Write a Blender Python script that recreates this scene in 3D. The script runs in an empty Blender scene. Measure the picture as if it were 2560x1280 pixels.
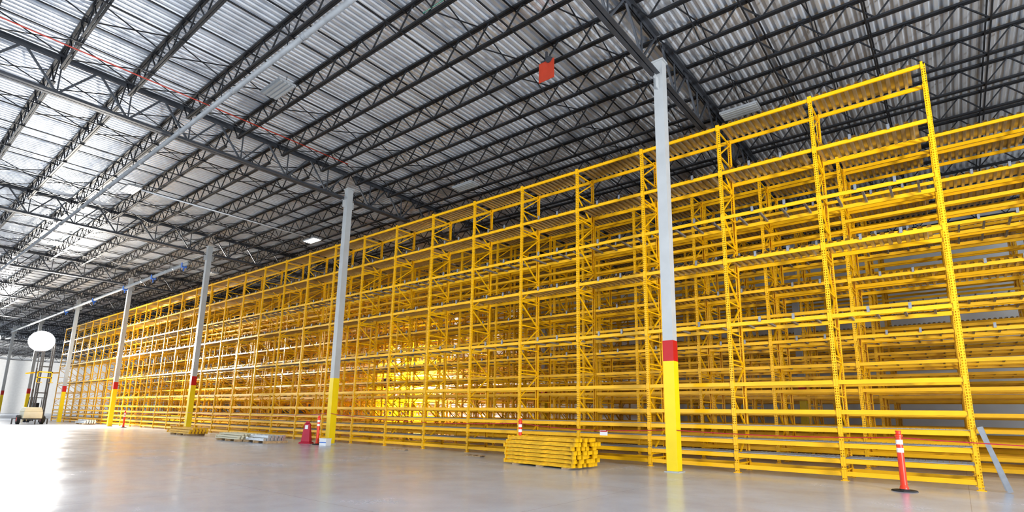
import bpy, math, random
import numpy as np
from mathutils import Vector, Matrix
random.seed(4)
scene=bpy.context.scene
COL=scene.collection
# ---------------------------------------------------------------- materials
def mat(name,col,rough=0.5,metal=0.0,noise=0.0,nscale=4.0,bump=0.0,emis=None,estr=0.0,rvar=0.0):
    m=bpy.data.materials.new(name); m.use_nodes=True
    nt=m.node_tree; b=nt.nodes['Principled BSDF']
    b.inputs['Base Color'].default_value=(*col,1); b.inputs['Roughness'].default_value=rough
    b.inputs['Metallic'].default_value=metal
    if noise>0 or bump>0 or rvar>0:
        tc=nt.nodes.new('ShaderNodeTexCoord'); n=nt.nodes.new('ShaderNodeTexNoise')
        n.inputs['Scale'].default_value=nscale; n.inputs['Detail'].default_value=5
        nt.links.new(tc.outputs['Object'],n.inputs['Vector'])
        if noise>0:
            r=nt.nodes.new('ShaderNodeValToRGB')
            r.color_ramp.elements[0].position=0.3; r.color_ramp.elements[1].position=0.7
            r.color_ramp.elements[0].color=(*[c*(1-noise) for c in col],1)
            r.color_ramp.elements[1].color=(*[min(1,c*(1+noise)) for c in col],1)
            nt.links.new(n.outputs['Fac'],r.inputs['Fac']); nt.links.new(r.outputs['Color'],b.inputs['Base Color'])
        if rvar>0:
            mr=nt.nodes.new('ShaderNodeMapRange'); mr.inputs['To Min'].default_value=max(0,rough-rvar); mr.inputs['To Max'].default_value=rough+rvar
            mr.inputs['From Min'].default_value=0.3; mr.inputs['From Max'].default_value=0.7
            nt.links.new(n.outputs['Fac'],mr.inputs['Value']); nt.links.new(mr.outputs['Result'],b.inputs['Roughness'])
        if bump>0:
            bp=nt.nodes.new('ShaderNodeBump'); bp.inputs['Strength'].default_value=bump; bp.inputs['Distance'].default_value=0.02
            nt.links.new(n.outputs['Fac'],bp.inputs['Height']); nt.links.new(bp.outputs['Normal'],b.inputs['Normal'])
    if emis:
        b.inputs['Emission Color'].default_value=(*emis,1); b.inputs['Emission Strength'].default_value=estr
    return m
M_YEL=mat('yellow_powder_coat',(0.84,0.46,0.004),0.36,0,0.06,3)
M_YELS=mat('worn_yellow_paint',(0.74,0.42,0.006),0.42,0,0.22,6)
M_YEL2=mat('column_yellow_paint',(0.80,0.58,0.006),0.4,0,0.06,2)
M_RED=mat('red_paint',(0.45,0.008,0.010),0.4,0,0.08,3)
M_COL=mat('pale_grey_column_paint',(0.42,0.43,0.43),0.45,0,0.06,2)
M_STEEL=mat('dark_joist_primer',(0.020,0.021,0.024),0.5,0.1,0.25,3)
M_STEEL2=mat('girder_primer',(0.07,0.075,0.085),0.45,0.2,0.2,2)
M_ZINC=mat('galvanised_steel',(0.62,0.64,0.66),0.33,0.85,0.12,6,rvar=0.08)
M_ROOF=mat('galvanised_roof_deck',(0.76,0.785,0.82),0.32,0.6,0.05,0.6,rvar=0.03)
M_DECK=mat('galvanised_shelf_deck',(0.50,0.45,0.34),0.30,0.8,0.10,4)
M_CLIP=mat('dull_zinc_clip',(0.30,0.31,0.33),0.45,0.6,0.1,8)
M_WIRE=mat('zinc_wire_mesh',(0.42,0.44,0.46),0.4,0.7)
M_WHITE=mat('white_paint',(0.72,0.73,0.74),0.4,0,0.04,3)
M_FIX=mat('fixture_enamel',(0.30,0.31,0.32),0.4,0,0.04,3)
M_PIPE=mat('pale_painted_pipe',(0.26,0.27,0.28),0.55,0.1,0.15,3)
M_ORANGE=mat('orange_plastic',(0.80,0.05,0.015),0.4,0,0.05,5)
M_SIGN=mat('orange_red_panel',(0.42,0.05,0.02),0.45,0,0.08,5)
M_REFL=mat('white_reflective_band',(0.80,0.80,0.80),0.3)
M_RUB=mat('black_rubber',(0.03,0.03,0.03),0.7,0,0.2,8)
M_DARK=mat('dark_machine_paint',(0.05,0.05,0.055),0.45,0,0.1,4)
M_CREAM=mat('cream_machine_paint',(0.66,0.61,0.45),0.4,0,0.05,4)
M_WOOD=mat('pallet_wood',(0.42,0.29,0.16),0.75,0,0.3,9,bump=0.2)
M_CARD=mat('brown_cardboard',(0.33,0.19,0.12),0.8,0,0.15,6)
M_BLUE=mat('blue_plastic',(0.04,0.16,0.55),0.4,0,0.05,4)
M_TAPE=mat('red_tape',(0.36,0.012,0.02),0.45,0,0.1,20)
M_REDP=mat('crimson_plastic',(0.42,0.015,0.045),0.45,0,0.06,4)
M_CONDR=mat('red_conduit',(0.42,0.05,0.03),0.4,0,0.05,4)
M_CONDG=mat('green_conduit',(0.02,0.20,0.13),0.4,0,0.05,4)
M_LAMP=mat('lit_lamp_glare',(1,1,1),0.3,emis=(1.0,0.95,0.86),estr=45)
M_WLAMP=mat('lit_work_light_glass',(1,1,1),0.3,emis=(1.0,0.95,0.86),estr=8)
M_TUBE=mat('lit_fluorescent_lens',(1,1,1),0.3,emis=(1.0,0.97,0.92),estr=1.2)
M_LENS=mat('unlit_fixture_lens',(0.36,0.37,0.37),0.3,0,0.05,4)
M_WALL=mat('white_wall_panel',(0.70,0.70,0.70),0.7,0,0.05,0.7)

M_FLOOR=bpy.data.materials.new('polished_concrete'); M_FLOOR.use_nodes=True
nt=M_FLOOR.node_tree; b=nt.nodes['Principled BSDF']; tc=nt.nodes.new('ShaderNodeTexCoord')
n1=nt.nodes.new('ShaderNodeTexNoise'); n1.inputs['Scale'].default_value=0.6; n1.inputs['Detail'].default_value=6; n1.inputs['Roughness'].default_value=0.55
n2=nt.nodes.new('ShaderNodeTexNoise'); n2.inputs['Scale'].default_value=30; n2.inputs['Detail'].default_value=4
nt.links.new(tc.outputs['Object'],n1.inputs['Vector']); nt.links.new(tc.outputs['Object'],n2.inputs['Vector'])
mx=nt.nodes.new('ShaderNodeMath'); mx.operation='ADD'
m2=nt.nodes.new('ShaderNodeMath'); m2.operation='MULTIPLY'; m2.inputs[1].default_value=0.15
nt.links.new(n2.outputs['Fac'],m2.inputs[0]); nt.links.new(n1.outputs['Fac'],mx.inputs[0]); nt.links.new(m2.outputs[0],mx.inputs[1])
rp=nt.nodes.new('ShaderNodeValToRGB'); rp.color_ramp.elements[0].position=0.35; rp.color_ramp.elements[1].position=0.80
rp.color_ramp.elements[0].color=(0.47,0.53,0.64,1); rp.color_ramp.elements[1].color=(0.62,0.68,0.79,1)
nt.links.new(mx.outputs[0],rp.inputs['Fac'])
br=nt.nodes.new('ShaderNodeTexBrick'); br.offset=0.0; br.inputs['Scale'].default_value=1.0
br.inputs['Brick Width'].default_value=5.0; br.inputs['Row Height'].default_value=5.0; br.inputs['Mortar Size'].default_value=0.006
br.inputs['Color1'].default_value=(1,1,1,1); br.inputs['Color2'].default_value=(1,1,1,1); br.inputs['Mortar'].default_value=(0.65,0.65,0.65,1)
nt.links.new(tc.outputs['Object'],br.inputs['Vector'])
mm=nt.nodes.new('ShaderNodeMix'); mm.data_type='RGBA'; mm.blend_type='MULTIPLY'; mm.inputs['Factor'].default_value=1
nt.links.new(rp.outputs['Color'],mm.inputs['A']); nt.links.new(br.outputs['Color'],mm.inputs['B'])
nt.links.new(mm.outputs['Result'],b.inputs['Base Color'])
mr=nt.nodes.new('ShaderNodeMapRange'); mr.inputs['From Min'].default_value=0.35; mr.inputs['From Max'].default_value=0.80
mr.inputs['To Min'].default_value=0.17; mr.inputs['To Max'].default_value=0.29
nt.links.new(mx.outputs[0],mr.inputs['Value']); nt.links.new(mr.outputs['Result'],b.inputs['Roughness'])

# ---------------------------------------------------------------- mesh builder
class MB:
    def __init__(s): s.v=[]; s.f=[]
    def box(s,x0,x1,y0,y1,z0,z1):
        n=len(s.v)
        s.v+=[(x0,y0,z0),(x1,y0,z0),(x1,y1,z0),(x0,y1,z0),(x0,y0,z1),(x1,y0,z1),(x1,y1,z1),(x0,y1,z1)]
        s.f+=[(n,n+3,n+2,n+1),(n+4,n+5,n+6,n+7),(n,n+1,n+5,n+4),(n+1,n+2,n+6,n+5),(n+2,n+3,n+7,n+6),(n+3,n,n+4,n+7)]
        return s
    def bar(s,p,q,w,h,up=(0,0,1)):
        p=Vector(p); q=Vector(q); d=(q-p).normalized(); u=Vector(up)
        if abs(d.dot(u))>0.98: u=Vector((0,1,0))
        a=d.cross(u).normalized()*w/2; c=a.cross(d).normalized()*h/2
        n=len(s.v)
        for e in (p,q):
            for k in ((-1,-1),(1,-1),(1,1),(-1,1)): s.v.append(tuple(e+a*k[0]+c*k[1]))
        s.f+=[(n,n+1,n+2,n+3),(n+7,n+6,n+5,n+4)]+[(n+i,n+4+i,n+4+(i+1)%4,n+(i+1)%4) for i in range(4)]
        return s
    def cyl(s,p,q,r,r2=None,k=10):
        r2=r if r2 is None else r2
        p=Vector(p); q=Vector(q); d=(q-p).normalized(); u=Vector((0,0,1))
        if abs(d.dot(u))>0.98: u=Vector((0,1,0))
        a=d.cross(u).normalized(); c=a.cross(d).normalized(); n=len(s.v)
        for e,rr in ((p,r),(q,r2)):
            for i in range(k):
                t=2*math.pi*i/k; s.v.append(tuple(e+a*math.cos(t)*rr+c*math.sin(t)*rr))
        s.f+=[tuple(n+i for i in range(k)),tuple(n+2*k-1-i for i in range(k))]
        s.f+=[(n+i,n+k+i,n+k+(i+1)%k,n+(i+1)%k) for i in range(k)]
        return s
    def extr(s,prof,x0,x1,axis='x',closed=True):
        n=len(s.v); k=len(prof)
        for e in (x0,x1):
            for a,c in prof:
                s.v.append((e,a,c) if axis=='x' else ((a,e,c) if axis=='y' else (a,c,e)))
        rng=k if closed else k-1
        s.f+=[(n+i,n+(i+1)%k,n+k+(i+1)%k,n+k+i) for i in range(rng)]
        if closed: s.f+=[tuple(n+i for i in reversed(range(k))),tuple(n+k+i for i in range(k))]
        return s
    def quad(s,a,b,c,d):
        n=len(s.v); s.v+=[a,b,c,d]; s.f.append((n,n+1,n+2,n+3)); return s
    def lathe(s,c,prof,k=24):
        n=len(s.v)
        for r,z in prof:
            for i in range(k):
                t=2*math.pi*i/k; s.v.append((c[0]+r*math.cos(t),c[1]+r*math.sin(t),c[2]+z))
        for j in range(len(prof)-1):
            for i in range(k): s.f.append((n+j*k+i,n+j*k+(i+1)%k,n+(j+1)*k+(i+1)%k,n+(j+1)*k+i))
        return s
    def mesh(s,name,m,bevel=0):
        me=bpy.data.meshes.new(name); me.from_pydata(s.v,[],s.f); me.materials.append(m); me.update()
        return me
def addo(name,me,loc=(0,0,0),parent=None,rot=None,scale=None,**props):
    o=bpy.data.objects.new(name,me); COL.objects.link(o)
    o.location=loc
    if rot: o.rotation_euler=rot
    if scale: o.scale=scale
    if parent: o.parent=parent
    for k,v in props.items(): o[k]=v
    return o
def smooth(me):
    for p in me.polygons: p.use_smooth=True
def bev(o,w=0.01,seg=2):
    md=o.modifiers.new('bevel','BEVEL'); md.width=w; md.segments=seg; md.limit_method='ANGLE'
    return o
def replicate(name,me,offs):
    nv=len(me.vertices); co=np.empty(nv*3); me.vertices.foreach_get('co',co); co=co.reshape(-1,3)
    fs=[tuple(p.vertices) for p in me.polygons]
    V=[];F=[]
    for i,o in enumerate(offs):
        V.append(co+np.array(o)); b0=i*nv
        F+= [tuple(v+b0 for v in f) for f in fs]
    m=bpy.data.meshes.new(name); m.from_pydata(np.concatenate(V).tolist(),[],F); m.materials.append(me.materials[0]); m.update()
    return m
# ---------------------------------------------------------------- room
ZC=12.52; XW=-160.0; XE=14.0; YS=-14.0; YN=36.0
addo('floor',MB().box(XW-0.3,XE,YS,YN+0.3,-0.2,0).mesh('floor',M_FLOOR),kind='structure')
prof=[];per=0.21;x=XW
while x<XE:
    prof+=[(x,ZC),(x+0.075,ZC),(x+0.10,ZC+0.075),(x+0.185,ZC+0.075)]; x+=per
mb=MB(); mb.extr(prof,YS,YN,'y',closed=False)
addo('ceiling',mb.mesh('ceiling',M_ROOF),kind='structure')
addo('wall_back',MB().box(XW-0.3,XE,YN,YN+0.3,0,ZC+0.1).mesh('wall_back',M_WALL),kind='structure')
addo('wall_side',MB().box(XW-0.3,XW,YS,YN,0,ZC+0.1).mesh('wall_side',M_WHITE),kind='structure')

# ---------------------------------------------------------------- columns
CX=[-5.82,-21.3,-36.4,-51.0,-65.8,-80.5,-95.2,-110,-125,-140]
CY=13.9
cpost=MB(); cpost.box(-.14,.14,-.14,.14,0.02,11.65); cpost.box(-.2,.2,-.2,.2,0,0.02); cpost=cpost.mesh('column',M_COL)
cy_=MB()
for a in ((-.146,.146,-.146,-.14),(-.146,.146,.14,.146),(-.146,-.14,-.14,.14),(.14,.146,-.14,.14)): cy_.box(*a,0.03,2.83)
cy_=cy_.mesh('yellow_guard',M_YEL2)
cr_=MB()
for a in ((-.146,.146,-.146,-.14),(-.146,.146,.14,.146),(-.146,-.14,-.14,.14),(.14,.146,-.14,.14)): cr_.box(*a,2.83,3.38)
cr_=cr_.mesh('red_band',M_RED)
cc_=MB(); cc_.box(-.18,.18,-.18,.18,11.65,11.7); cc_.box(-.012,.012,-.3,.3,10.75,11.1); cc_=cc_.mesh('girder_bracket',M_COL)
def column(x,y,red=True):
    c=addo('steel_column',cpost,(x,y,0),label='tall pale grey square steel column, yellow painted base'+(' with red band' if red else ''),category='column',group='warehouse columns')
    addo('yellow_guard',cy_,parent=c,label='yellow painted lower section')
    if red: addo('red_band',cr_,parent=c,label='red painted band')
    addo('girder_bracket',cc_,parent=c)
for i,x in enumerate(CX): column(x,CY,red=(i!=1))
for x in CX[:3]: column(x,CY+15.9,True)

# ---------------------------------------------------------------- roof steel
JL=15.0; JD=0.74; ZT=12.50
def joist_mesh():
    m=MB()
    m.box(0,JL,-.075,-.012,ZT-.06,ZT); m.box(0,JL,.012,.075,ZT-.06,ZT)
    zb=ZT-JD
    m.box(.5,JL-.5,-.065,-.010,zb,zb+.055); m.box(.5,JL-.5,.010,.065,zb,zb+.055)
    n=24; st=(JL-1.0)/n
    for i in range(n):
        x0=.5+i*st; x1=x0+st
        a,b_=(zb+.03,ZT-.03) if i%2==0 else (ZT-.03,zb+.03)
        m.bar((x0,0,a),(x1,0,b_),.036,.036,(0,1,0))
    m.bar((0,0,ZT-.05),(.5,0,zb+.02),.035,.035,(0,1,0)); m.bar((JL,0,ZT-.05),(JL-.5,0,zb+.02),.035,.035,(0,1,0))
    return m.mesh('roof_joist',M_STEEL)
jm=joist_mesh()
JY=[CY+1.82*k for k in range(-8,13) if CY+1.82*k<YN-0.2]
spans=[(CX[0],XE-4.7)]+[(CX[i+1],CX[i]) for i in range(len(CX)-1)]+[(-155,-140)]
for (xa,xb) in spans:
    for y in JY:
        addo('roof_joist',jm,(xa+.02,y,0),scale=((xb-xa-.04)/JL,1,1),label='dark steel open-web bar joist under the roof deck',category='roof joist',group='roof joists')
def girder_mesh(L,n):
    m=MB(); zt=12.44; zb=11.12
    for s_ in (-1,1):
        m.box(min(s_*.02,s_*.15),max(s_*.02,s_*.15),0,L,zt-.02,zt); m.box(min(s_*.02,s_*.035),max(s_*.02,s_*.035),0,L,zt-.14,zt-.02)
        m.box(min(s_*.02,s_*.14),max(s_*.02,s_*.14),.12,L-.12,zb,zb+.02); m.box(min(s_*.02,s_*.035),max(s_*.02,s_*.035),.12,L-.12,zb+.02,zb+.14)
    st=L/n
    for i in range(n):
        y0=i*st; y1=y0+st; ym=(y0+y1)/2
        m.bar((0,y0+.05,zt-.08),(0,ym,zb+.06),.06,.06,(1,0,0)); m.bar((0,ym,zb+.06),(0,y1-.05,zt-.08),.06,.06,(1,0,0))
        m.bar((0,ym,zb+.06),(0,ym,zt-.08),.04,.04,(1,0,0))
    return m.mesh('joist_girder',M_STEEL2)
g1=girder_mesh(15.5,8); g2=girder_mesh(5.9,3)
for x in CX+[-155]:
    for y,g in ((CY-15.7,g1),(CY+.2,g1),(CY+16.1,g2)):
        addo('joist_girder',g,(x,y,0),label='dark steel joist girder truss spanning between columns',category='roof girder',group='roof girders')
bm=MB(); bm.box(-.02,.02,0,YN-JY[0]-0.05,0,.035); bm=bm.mesh('bridging_bar',M_STEEL)
xm=MB()
for i in range(len(JY)-1):
    ya=JY[i]-JY[0]; yb=JY[i+1]-JY[0]
    xm.bar((0,ya+.08,0.07),(0,yb-.08,JD-.07),.028,.028,(1,0,0)); xm.bar((.03,ya+.08,JD-.07),(.03,yb-.08,.07),.028,.028,(1,0,0))
xm=xm.mesh('cross_bridging',M_STEEL)
for (xa,xb) in spans:
    for t in (.17,.33,.5,.67,.83):
        for z in (ZT-.09,ZT-JD-.036):
            addo('bridging_bar',bm,(xa+(xb-xa)*t,JY[0]+.05,z),label='thin dark steel bridging bar across roof joists',category='bridging bar',group='roof bridging')
    for t in (.08,.25,.75,.92):
        addo('cross_bridging',xm,(xa+(xb-xa)*t,JY[0],ZT-JD),label='crossed thin steel bridging between roof joists',category='bridging bar',group='roof cross bridging')

# ---------------------------------------------------------------- racks
H=9.72; BAY=2.4; DEP=1.1
def frame_meshes():
    m=MB(); W=.045
    def post(ysgn,y0):
        xs=[-W,-.034,-.012,.012,.034,W]
        pitch=.062; z=0.01; rows=int((H-.02)/pitch)
        yi=y0+ysgn*.075
        for r in range(rows):
            za=z+r*pitch; zb_=za+.028; zc=za+pitch
            m.quad((-W,y0,za),(W,y0,za),(W,y0,zb_),(-W,y0,zb_))
            for i in (0,2,4): m.quad((xs[i],y0,zb_),(xs[i+1],y0,zb_),(xs[i+1],y0,zc),(xs[i],y0,zc))
            for sx in (-W,W):
                ya=y0+ysgn*.024; yb=y0+ysgn*.050
                m.quad((sx,y0,za),(sx,yi,za),(sx,yi,zb_),(sx,y0,zb_))
                m.quad((sx,y0,zb_),(sx,ya,zb_),(sx,ya,zc),(sx,y0,zc))
                m.quad((sx,yb,zb_),(sx,yi,zb_),(sx,yi,zc),(sx,yb,zc))
        for sx in (-1,1):
            m.box(min(sx*.026,sx*W),max(sx*.026,sx*W),min(yi,yi-ysgn*.003),max(yi,yi-ysgn*.003),0.01,H)
        m.box(-.08,.08,y0-.04,y0+.11,0,.012) if ysgn>0 else m.box(-.08,.08,y0-.11,y0+.04,0,.012)
    post(1,0); post(-1,DEP)
    fm=m.mesh('upright_frame',M_YEL)
    b_=MB(); z=.2; k=0
    while z<H-.3:
        b_.box(-.018,.018,.05,DEP-.05,z,z+.038)
        z2=min(z+.84,H-.15)
        b_.box(-.018,.018,.05,DEP-.05,z+.12,z+.155) if k%3==0 else None
        if k%2==0: b_.bar((0,.05,z+.05),(0,DEP-.05,z2-.02),.038,.038,(1,0,0))
        else: b_.bar((0,DEP-.05,z+.05),(0,.05,z2-.02),.038,.038,(1,0,0))
        z=z2+.02; k+=1
    b_.box(-.018,.018,.05,DEP-.05,H-.16,H-.125)
    return fm,b_.mesh('bracing',M_YEL)
FM,BM=frame_meshes()
def beam_mesh(h):
    m=MB(); L=BAY-.095
    prof=[(0,0),(.045,0),(.045,h),(.02,h),(.02,h-.028),(0,h-.028)]
    m.extr(prof,-L/2,L/2,'x')
    for s_ in (-1,1):
        x=s_*L/2
        m.box(min(x,x+s_*.004),max(x,x+s_*.004),-.012,.05,-.05,h+.04)
        m.box(min(x-s_*.0,x+s_*.05),max(x,x+s_*.05),-.014,-.004,-.05,h+.04)
    return m.mesh('shelf_beam',M_YEL)
BEAM=beam_mesh(.10)
BEAMB=BEAM.copy(); BEAMB.name='shelf_beam_back'
for v in BEAMB.vertices: v.co.y*=-1
BEAMB.flip_normals()
def deck_mesh():
    m=MB(); L=BAY-.1; pr=[]; x=-L/2
    while x<L/2-.17: pr+=[(x,.0),(x+.06,0),(x+.08,.06),(x+.155,.06)]; x+=.178
    m.extr(pr,.03,DEP-.03,'y',closed=False); return m.mesh('corrugated_shelf',M_DECK)
DECK=deck_mesh()
def cross_mesh():
    m=MB(); L=BAY-.1
    for t in (-.36,-.12,.12,.36): m.box(t*L-.025,t*L+.025,.045,DEP-.045,-.06,-.01)
    return m.mesh('cross_bar_set',M_CLIP)
CROSS=cross_mesh()
def wire_mesh():
    m=MB(); L=BAY-.1
    n=22
    for i in range(n+1):
        x=-L/2+L*i/n; m.box(x-.004,x+.004,.0,DEP,.0,.008)
    for j in range(9):
        y=.02+(DEP-.04)*j/8; m.box(-L/2,L/2,y-.004,y+.004,-.008,0)
    return m.mesh('wire_shelf',M_WIRE)
WIRE=wire_mesh()
CLIP=MB(); CLIP.box(-.03,.03,-.03,-.002,-.05,.09); CLIP.box(-.03,.03,-.002,.012,.0,.09); CLIP=CLIP.mesh('shelf_clip',M_CLIP)
def part_set(name,me,offs,parent):
    for o in offs[:100]: addo(name,me,o,parent=parent)
    if len(offs)>100:
        addo(name,replicate(name+'_rest',me,offs[100:]),parent=parent,kind='stuff')
def rack_row(y,xend,nb,label,clips=False,wires=True,front=True):
    if front:
        LD=[9.72,8.31,5.7]; LC=[6.97,3.92]; LW=[1.20,.85,.50]; LP=[2.32,1.62,.22]
    else:
        LD=[9.72,8.31,5.7]; LC=[6.97,4.8,3.92,3.1]; LW=[]; LP=[7.6,2.32,1.62,1.2,.85,.5,.22]
    r=bpy.data.objects.new('pallet_rack',None); COL.objects.link(r); r.location=(xend,y,0)
    r.empty_display_size=.3
    r['label']=label; r['category']='pallet rack'; r['group']='warehouse rack rows'
    beams=[];beamsb=[];decks=[];cross=[];wire=[];cl=[]
    for i in range(nb+1):
        f=addo('upright_frame',FM,(-i*BAY,0,0),parent=r); addo('bracing',BM,parent=f)
    for i in range(nb):
        xc=-(i+.5)*BAY
        for z in LD+LC+LW+LP:
            beams.append((xc,-.004,z-.11)); beamsb.append((xc,DEP+.004,z-.11))
        for z in LD: decks.append((xc,0,z-.005))
        for z in LC: cross.append((xc,0,z))
        for z in LW: wire.append((xc,0,z+.01))
        if clips:
            for z in (8.31,6.97,5.7,3.92):
                for t in (-1/6,1/6): cl.append((xc+t*BAY,-.004,z+.0))
    for a,b_ in list(zip(beams,beamsb))[:50]:
        addo('shelf_beam',BEAM,a,parent=r); addo('shelf_beam',BEAMB,b_,parent=r)
    addo('shelf_beam',replicate('beam_rest',BEAM,beams[50:]),parent=r,kind='stuff')
    addo('shelf_beam',replicate('beam_rest_b',BEAMB,beamsb[50:]),parent=r,kind='stuff')
    part_set('corrugated_shelf',DECK,decks,r); part_set('cross_bar',CROSS,cross,r)
    if wire: part_set('wire_shelf',WIRE,wire,r)
    if clips: part_set('shelf_clip',CLIP,cl,r)
    return r
rack_row(15.0,0.2,31,'long tall yellow steel pallet rack facing the open floor, empty shelves',clips=True)
for y in (19.25,20.6,24.6,25.95,30.35,31.7):
    rack_row(y,5.0,33,'long tall yellow steel pallet rack standing behind another empty rack',clips=(y<20),front=False)

# ---------------------------------------------------------------- stacks of beams
def beam_stack(cx,cy,cols,rows,grp,lab,me,dy=.155,dz=.112,ang=0,L=2.3,z0=.1,jit=.02):
    R=Matrix.Rotation(ang,4,'Z')
    for c in range(cols):
        for r in range(rows):
            if r==rows-1 and c in (0,) : continue
            off=R@Vector((random.uniform(-jit,jit)+(.03 if r%2 else -.03),(c-cols/2)*dy,0))
            o=addo('rack_beam',me,(cx+off.x,cy+off.y,z0+r*dz*1.0),rot=(0,0,ang),label=lab,category='rack beam',group=grp)
    tim=MB().box(-.05,.05,-cols*dy/2-.05,cols*dy/2,0,z0-.0).mesh('timber_bearer',M_WOOD)
    for t in (-.38,0,.38):
        off=R@Vector((t*L,0,0))
        addo('timber_bearer',tim,(cx+off.x,cy+off.y,0),rot=(0,0,ang),label='short wooden bearer under a stack of beams',category='timber',group=grp+' bearers')
def plain_beam(mt,L,w=.09,h=.1,plate=True,gap=.98):
    m=MB(); prof=[(0,.0),(w*.75,.0),(w*.75,h*.82),(w*.4,h*.82),(w*.4,h*.55),(0,h*.55)]
    m.extr(prof,-L/2,L/2,'x')
    for s_ in (-1,1):
        x=s_*L/2; m.box(min(x,x+s_*.006),max(x,x+s_*.006),-.01,w*.9,-.0,h*gap)
        if plate: m.box(min(x,x-s_*.05),max(x,x-s_*.05),-.014,-.006,0,h*gap)
    return m.mesh('loose_beam',mt)
YB=plain_beam(M_YELS,2.45,.12,.106)
beam_stack(-9.0,12.95,7,7,'stack of yellow beams','yellow steel rack beam in a stack on the floor',YB,dy=.16,dz=.107,ang=math.radians(-4),z0=.04,jit=.07)
YB2=plain_beam(M_YELS,3.0); beam_stack(-33.2,12.75,6,3,'low pile of yellow beams','yellow steel rack beam in a low pile on bearers',YB2,dy=.17,dz=.105)
WB=plain_beam(M_CREAM,2.2,.1,.08); beam_stack(-26.0,12.2,7,3,'pile of pale beams','pale cream steel channel in a low pile',WB,dy=.16,dz=.085)
GB=plain_beam(M_ZINC,1.6,.12,.12); beam_stack(-23.9,12.4,6,2,'pile of galvanised channels','galvanised steel channel in a low pile',GB,dy=.17,dz=.125)
GB2=plain_beam(M_ZINC,2.6,.1,.1); beam_stack(-57.5,14.0,5,3,'far pile of galvanised beams','galvanised steel beam in a low pile',GB2,dy=.17,dz=.105)
YB3=plain_beam(M_YEL,3.2); beam_stack(-78,9.6,6,5,'far stack of yellow beams','yellow steel beam stacked on bearers',YB3,dy=.17,dz=.105)
# ---------------------------------------------------------------- delineators
def delineator(x,y,h=1.18,z0=0):
    o=addo('delineator_post',None,(x,y,z0),label='orange delineator post with white bands and black rubber base',category='traffic post',group='delineator posts')
    b_=MB(); b_.cyl((0,0,0),(0,0,.025),.23,.21,8); b_.cyl((0,0,.025),(0,0,.045),.10,.08,12)
    addo('base',b_.mesh('base',M_RUB),parent=o)
    p=MB(); p.lathe((0,0,0),[(0.001,.04),(.08,.04),(.078,.07),(.06,.12),(.058,h-.12),(.07,h-.115),(.07,h-.085),(.058,h-.08),(.045,h-.06),(.045,h-.03),(.055,h-.025),(.05,h),(.001,h)],20)
    addo('post',p.mesh('post',M_ORANGE),parent=o)
    for z in (h-.27,h-.43): 
        addo('reflective_band',MB().cyl((0,0,z),(0,0,z+.09),.061,.061,18).mesh('reflective_band',M_REFL),parent=o)
delineator(-1.0,13.76); delineator(-11.25,14.4,1.25); delineator(-21.3,13.3,1.2); delineator(-47.8,13.9,1.2); 
def tape(p,q,sag=.06):
    m=MB(); n=16; p=Vector(p); q=Vector(q); pts=[]
    for i in range(n+1):
        t=i/n; c=p.lerp(q,t); c.z-=sag*4*t*(1-t); pts.append(c)
    for a,c in zip(pts[:-1],pts[1:]):
        m.quad(tuple(a+Vector((0,0,-.011))),tuple(c+Vector((0,0,-.011))),tuple(c+Vector((0,0,.011))),tuple(a+Vector((0,0,.011))))
    addo('barrier_tape',m.mesh('barrier_tape',M_TAPE),label='thin red barrier tape strung between posts and column',category='barrier tape',group='barrier tapes')
tape((5,14.2,.95),(-.94,13.7,1.04)); tape((-1.07,13.70,1.04),(-5.66,13.74,1.05),.05); tape((-5.98,13.745,1.05),(-11.18,14.34,1.1),.1)
tape((-11.32,14.34,1.1),(-21.14,13.74,1.3),.15); tape((-21.46,13.74,1.3),(-36.23,13.75,1.2),.2)
tape((-36.57,13.75,1.2),(-47.72,13.85,1.1),.1)
tag=addo('warning_sign',MB().box(-.12,.12,-.004,.004,-.07,.07).mesh('warning_sign',M_WHITE),(-7.9,13.96,.91),label='small white warning sign hanging on red tape',category='sign')
addo('header_stripe',MB().box(-.11,.11,-.007,-.004,.03,.06).mesh('stripe',M_RED),parent=tag,label='red header stripe')
def frust(m,x0,x1,y0,y1,z0,X0,X1,Y0,Y1,z1):
    n=len(m.v); m.v+=[(x0,y0,z0),(x1,y0,z0),(x1,y1,z0),(x0,y1,z0),(X0,Y0,z1),(X1,Y0,z1),(X1,Y1,z1),(X0,Y1,z1)]
    m.f+=[(n,n+3,n+2,n+1),(n+4,n+5,n+6,n+7),(n,n+1,n+5,n+4),(n+1,n+2,n+6,n+5),(n+2,n+3,n+7,n+6),(n+3,n,n+4,n+7)]
rb=MB()
frust(rb,-.27,.27,-.2,.2,0,-.25,.25,-.18,.18,.07); frust(rb,-.2,.2,-.13,.13,.07,-.13,.13,-.05,.05,.86); frust(rb,-.1,.1,-.035,.035,.86,-.08,.08,-.03,.03,.95)
o=addo('safety_barrier',rb.mesh('safety_barrier',M_REDP),(-22.15,13.3,0),rot=(0,0,math.radians(30)),label='crimson tapered plastic floor barrier beside a column',category='barrier'); bev(o,.02)
addo('notice_panel',MB().box(-.07,.07,-.004,.004,0,.16).mesh('panel',M_WHITE),(0,-.088,.62),parent=o,rot=(math.radians(-6.5),0,0),label='small white notice panel')
wb=addo('cardboard_box',MB().box(-.19,.19,-.14,.14,0,.24).mesh('cardboard_box',M_WHITE),(-20.55,13.2,0),rot=(0,0,.2),label='small white box on the floor beside a column',category='box')
addo('lid',MB().box(-.2,.2,-.15,.15,.24,.29).mesh('lid',M_WHITE),parent=wb)
addo('printed_band',MB().box(-.191,.191,-.143,-.14,.11,.14).mesh('band',M_BLUE),parent=wb,label='blue printed band')
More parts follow.
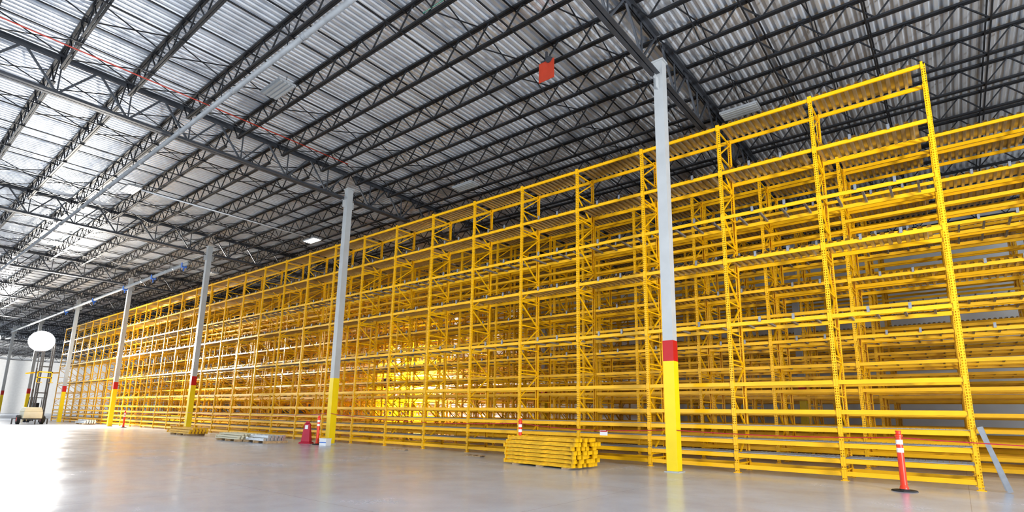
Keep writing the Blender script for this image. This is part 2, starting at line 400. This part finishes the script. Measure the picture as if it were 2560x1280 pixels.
for x,y in ((-16.6,13.9),(-12.6,13.7)):
    m=MB(); m.box(-.35,.35,-.12,-.08,0,.03); m.box(-.35,.35,.08,.12,0,.03)
    for t in (-.3,0,.3): m.box(t-.05,t+.05,-.13,.13,.03,.045)
    addo('wooden_slat_frame',m.mesh('slat',M_WOOD),(x,y,0),label='small wooden slat frame lying on the floor',category='timber',group='loose timber')
for k,(xb,yb) in enumerate(((.64,14.95),(.62,15.25))):
    m=MB(); L=Vector((-.34+.04*k,.0,1.28)); m.bar((0,0,0.02),tuple(L),.09,.035,(0,1,0)); m.bar((0.02,.03,0.03),tuple(L+Vector((.02,.03,0))),.012,.03,(0,1,0))
    addo('galvanised_strut',m.mesh('strut',M_CLIP),(xb,yb,0),label='galvanised steel strut leaning on the rack end',category='steel strut',group='leaning struts')

# ---------------------------------------------------------------- pipes, conduits
def pipe(name,p,q,r,m,label,cat,coup=0,k=16,rods=True):
    b_=MB().cyl(p,q,r,r,k); me=b_.mesh(name,m); smooth(me)
    o=addo(name,me,label=label,category=cat)
    if coup:
        p=Vector(p);q=Vector(q);d=(q-p);L=d.length;d.normalize();t=2.2
        cm=MB().cyl((-.07,0,0),(.07,0,0),r*1.22,r*1.22,16).mesh('coupling',M_PIPE)
        hm=MB().box(-.01,.01,-.01,.01,r,11.74-p.z).mesh('hanger_rod',M_STEEL)
        while t<L:
            a=p+d*t; addo('coupling',cm,a,parent=o); addo('hanger_rod',hm,a+d*.9,parent=o); t+=coup
    return o
pipe('sprinkler_main_pipe',(2,6.3,10.95),(-150,6.3,10.95),.075,M_PIPE,'long pale steel sprinkler main hung below the joists','pipe',coup=4)
lp=pipe('overhead_pipe',(-38,13.3,10.7),(-92,13.3,10.7),.11,M_COL,'pale overhead pipe with blue hangers beside the columns','pipe',coup=6)
for x in (-38.6,-44,-50,-58,-67): addo('pipe_hanger',MB().box(-.1,.1,-.14,.14,-.2,-.13).box(-.03,.03,-.03,.03,-.42,-.2).box(-.1,.1,-.15,-.13,-.14,.12).box(-.1,.1,.13,.15,-.14,.12).mesh('blue_hanger',M_BLUE),(x,13.3,10.7),parent=lp,label='blue hanger clamp')
pipe('red_conduit',(-19.1,1,11.72),(-19.1,12.3,11.72),.02,M_CONDR,'thin red conduit running across the roof joists','conduit',k=8)
pipe('green_conduit',(-6.2,8.35,11.85),(-10,8.35,11.85),.016,M_CONDG,'thin green conduit along a roof joist','conduit',k=8)
pipe('lighting_conduit',(-29.2,7.8,11.6),(-29.2,16.3,11.6),.035,M_WHITE,'straight white conduit linking two ceiling lights','conduit',k=8)
# ---------------------------------------------------------------- ceiling lights
def fixture(x,y,lit=False,z=11.45):
    o=addo('ceiling_light',MB().box(-.6,.6,-.28,.28,0.03,.10).box(-.5,.5,-.1,.1,.10,.16).mesh('housing',M_FIX),(x,y,z),label=('lit' if lit else 'unlit')+' white fluorescent high-bay light under the joists',category='ceiling light',group='ceiling lights')
    for k in range(4):
        yy=-.2+k*.133
        addo('lamp_tube',MB().box(-.57,.57,yy-.035,yy+.035,0,.03).mesh('tube',M_TUBE if lit else M_LENS),parent=o)
    for sx in (-.5,.5): addo('hanger_wire',MB().box(-.008,.008,-.008,.008,.1,11.74-z).mesh('wire',M_STEEL),(sx,0,0),parent=o)
for x,y,l in ((-15.9,7.5,0),(-29.2,7.4,1),(-29.2,16.8,1),(-16.3,16.6,0),(-4.65,17.7,0),(-43,7.4,0),(-43,16.8,0)): fixture(x,y,bool(l))
op=addo('hanging_panel',MB().box(-.27,.27,-.01,.01,-.62,0).mesh('panel',M_SIGN),(-8.35,11.7,11.6),label='orange-red square panel hanging from a roof joist',category='hanging sign')
addo('bracket',MB().box(-.2,.2,-.02,.02,0,.05).box(-.03,.03,-.03,.03,.05,.3).mesh('bracket',M_DARK),parent=op)
addo('bell',MB().cyl((.1,-.05,.0),(.1,-.01,.0),.10,.10,14).mesh('bell',M_DARK),parent=op,label='dark round disc')

# ---------------------------------------------------------------- light towers, work lights, added fill spots
def wheel(parent,x,y,r,w,hub):
    o=MB().cyl((x,y-w/2,r),(x,y+w/2,r),r,r,20); t=addo('wheel',o.mesh('wheel',M_RUB),parent=parent)
    addo('hub',MB().cyl((x,y-w/2-.01,r),(x,y+w/2+.01,r),r*.5,r*.5,14).mesh('hub',hub),parent=t)
def glare_globe(parent,c,R):  # glowing globe stands in for the glare around the lamp
    pr=[(max(.001,R*math.cos(a)),.97*R*math.sin(a)) for a in [math.radians(-90+180*i/16) for i in range(17)]]
    me=MB().lathe(c,pr,28).mesh('lamp_glare_globe',M_LAMP); smooth(me)
    b_=addo('lamp_glare_globe',me,parent=parent,label='glowing white globe in the shape of the lamp glare')
    addo('lamp_collar',MB().cyl((c[0],c[1],c[2]-.97*R-.08),(c[0],c[1],c[2]-.97*R+.06),R*.25,R*.3,14).mesh('collar',M_DARK),parent=b_)
LX,LY=-59.0,10.6
lt=addo('light_tower',None,(LX,LY,0),label='cream mobile light tower trailer with tall mast, bright lamp on',category='light tower')
b_=MB(); frust(b_,-.8,.8,-.6,.6,.45,-.8,.8,-.6,.6,1.0); frust(b_,-.8,.8,-.6,.6,1.0,-.65,.65,-.5,.5,1.35)
bev(addo('engine_housing',b_.mesh('housing',M_CREAM),parent=lt),.04)
addo('chassis',MB().box(-.9,.9,-.5,.5,.36,.45).bar((.9,0,.4),(1.9,0,.4),.08,.08).box(-.05,.05,-1.15,1.15,.38,.44).box(-.04,.04,-1.15,-1.07,.0,.4).box(-.04,.04,1.07,1.15,.0,.4).box(1.8,1.86,-.04,.04,0,.4).mesh('chassis',M_DARK),parent=lt)
for y in (-.75,.75): wheel(lt,0,y,.36,.2,M_ORANGE)
addo('mast',MB().box(-.9,-.78,-.06,.06,.4,2.8).box(-.885,-.795,-.045,.045,2.8,4.6).box(-.87,-.81,-.03,.03,4.6,6.0).mesh('mast',M_DARK),parent=lt)
glare_globe(lt,(-.84,0.0,6.85),.88)
def spot(name,loc,d,power,angle=150,blend=.6,rad=.3,col=(1,.96,.90)):
    l=bpy.data.lights.new(name,'SPOT'); l.energy=power; l.spot_size=math.radians(angle); l.spot_blend=blend; l.shadow_soft_size=rad; l.color=col
    o=bpy.data.objects.new(name,l); COL.objects.link(o); o.location=loc
    o.rotation_euler=Vector(d).to_track_quat('-Z','Y').to_euler(); return o
spot('flood_spot',(LX+.9,LY,6.7),(1,.28,-.38),23000,128,.85,.6,(1,.94,.84))
lt2=addo('light_tower',None,(-88,11.4,0),label='distant mobile light tower with raised mast, lamp on',category='light tower')
b_=MB(); frust(b_,-.8,.8,-.6,.6,.45,-.65,.65,-.5,.5,1.35); addo('engine_housing',b_.mesh('h2',M_CREAM),parent=lt2)
addo('chassis',MB().box(-.9,.9,-.5,.5,.36,.45).box(-.05,.05,-1.15,1.15,.0,.44).mesh('c2',M_DARK),parent=lt2)
for y in (-.75,.75): wheel(lt2,0,y,.36,.2,M_ORANGE)
addo('mast',MB().box(-.05,.05,-.05,.05,.4,9.0).mesh('m2',M_ZINC),parent=lt2)
glare_globe(lt2,(0,0,9.4),.4)
spot('flood_spot',(-87,11.4,9.05),(1,0,-.6),6000,120,.6)
spot('flood_spot',(-110,9,6),(-1,-.05,-.05),70000,110,.6,.5,(1,.95,.86))  # added spot to brighten the far side wall, no tower stands here
w=MB(); w.cyl((0,0,.8),(0,0,3.2),.03,.025,8)
for a in range(3): w.cyl((0,0,1.0),(.6*math.cos(a*2.09),.6*math.sin(a*2.09),0.01),.02,.02,6)
tri=w.mesh('tripod',M_YEL)
for (wx,wy,pw) in ((-29,22.9,2600),(-36,28.3,9000)):
    wl=addo('work_light',None,(wx,wy,0),label='tripod work light standing in a rack aisle, switched on',category='work light',group='aisle work lights')
    addo('tripod',tri,parent=wl)
    addo('lamp_head',MB().box(-.35,.35,-.06,.06,3.2,3.6).mesh('head',M_DARK),parent=wl)
    addo('lamp_glass',MB().box(-.32,.32,.06,.07,3.23,3.57).mesh('glass',M_WLAMP),parent=wl)
    spot('work_light_beam',(wx,wy+.2,3.4),(0,1,0),pw,160,.4,.25,(1,.95,.85))
spot('roof_fill',(13,2,2.0),(-1,.3,.75),20000,130,.8,1.0,(.96,.98,1))  # added fill spot out of view, brightens the roof deck
spot('roof_fill',(-14,-10,1.5),(-.2,1,.9),5000,120,.8,1.0,(.96,.98,1))  # second added spot, behind the camera, lifts the roof

# ---------------------------------------------------------------- forklift
fk=addo('forklift',None,(-66,12.2,0),label='tall-mast forklift with dark body and raised yellow carriage',category='forklift')
b_=MB(); frust(b_,-1.4,-.1,-.55,.55,.25,-1.3,-.1,-.5,.5,1.15); b_.box(-.1,.5,-.55,.55,.25,.5); bev(addo('body',b_.mesh('body',M_DARK),parent=fk),.05)
g=MB()
for x in (-1.2,.25):
    for y in (-.5,.5): g.bar((x,y,.5 if x>0 else 1.1),(x*.9,y*.9,2.2),.05,.05)
g.box(-1.15,.3,-.48,.48,2.2,2.25); addo('overhead_guard',g.mesh('guard',M_DARK),parent=fk)
addo('seat',MB().box(-.75,-.3,-.25,.25,1.15,1.27).box(-.8,-.7,-.25,.25,1.27,1.75).mesh('seat',M_RUB),parent=fk)
g=MB()
for y in (-.42,-.28,.28,.42): g.box(.55,.68,y-.05,y+.05,.1,7.2)
for z in (.5,2.6,5,7.1): g.box(.56,.66,-.42,.42,z,z+.1)
addo('mast',g.mesh('mast',M_DARK),parent=fk)
g=MB(); g.box(.7,.78,-.55,.55,4.0,4.1).box(.7,.78,-.55,.55,4.5,4.6).box(.7,.78,-.55,-.47,3.6,4.6).box(.7,.78,.47,.55,3.6,4.6)
g.box(.78,2.0,-.45,-.33,3.55,3.6).box(.78,2.0,.33,.45,3.55,3.6).bar((.75,-.5,4.5),(1.7,-1.5,4.3),.1,.1).bar((.75,.5,4.5),(-.3,1.2,4.6),.1,.1)
addo('fork_carriage',g.mesh('carriage',M_YEL),parent=fk,label='yellow raised fork carriage')
for x in (-1.0,.3):
    for y in (-.55,.55): wheel(fk,x,y,.27,.18,M_YEL)
pal=MB()
for i in range(6): pal.box(-.6,.6,-.5+i*.175,-.5+i*.175+.11,.12,.145)
for x in (-.55,0,.45):
    pal.box(x,x+.1,-.5,.5,0,.12)
pal=pal.mesh('pallet',M_WOOD)
cb=MB().box(-.28,.28,-.23,.23,0,.3).box(-.281,.281,-.02,.02,.295,.302).mesh('carton',M_CARD)
for px,py in ((-92,11.0),(-92,12.6),(-95,9.2)):
    addo('wooden_pallet',pal,(px,py,0),label='wooden pallet carrying stacked brown cartons',category='pallet',group='far pallets')
    for k in range(5):
        for dx in (-.3,.3):
            for dy in (-.25,.25):
                addo('cardboard_carton',cb,(px+dx,py+dy,.147+k*.305),label='brown cardboard carton stacked on a pallet',category='carton',group='cartons on pallets')

# ---------------------------------------------------------------- world light
w=bpy.data.worlds.new('world'); scene.world=w; w.use_nodes=True
w.node_tree.nodes['Background'].inputs['Color'].default_value=(0.83,0.915,1.0,1)
w.node_tree.nodes['Background'].inputs['Strength'].default_value=1.55
scene.view_settings.view_transform='Standard'
try: scene.view_settings.look='Medium High Contrast'
except Exception as e: print(e)
scene.view_settings.exposure=0.0
# ---------------------------------------------------------------- camera
f=1361.6; cx_,cy_p=1280.0,778.0
d1=Vector((-433-cx_,-(1009-cy_p),-f)); d2=Vector((2400-cx_,-(1058-cy_p),-f))
Xc=-d1.normalized(); Zc=Xc.cross(d2.normalized()).normalized(); Yc=Zc.cross(Xc)
Rcw=Matrix((Xc,Yc,Zc)).transposed()
cam=bpy.data.cameras.new('camera'); co=bpy.data.objects.new('camera',cam); COL.objects.link(co)
mw=Rcw.transposed().to_4x4(); mw.translation=Vector((0,0,1.35)); co.matrix_world=mw
K=1.0; U=1280; V=640
cam.sensor_width=36; cam.lens=K*f/2560*36; cam.shift_x=K*(U-1280)/2560; cam.shift_y=K*(cy_p-V)/2560; cam.clip_end=500; cam.clip_start=.05
scene.camera=co
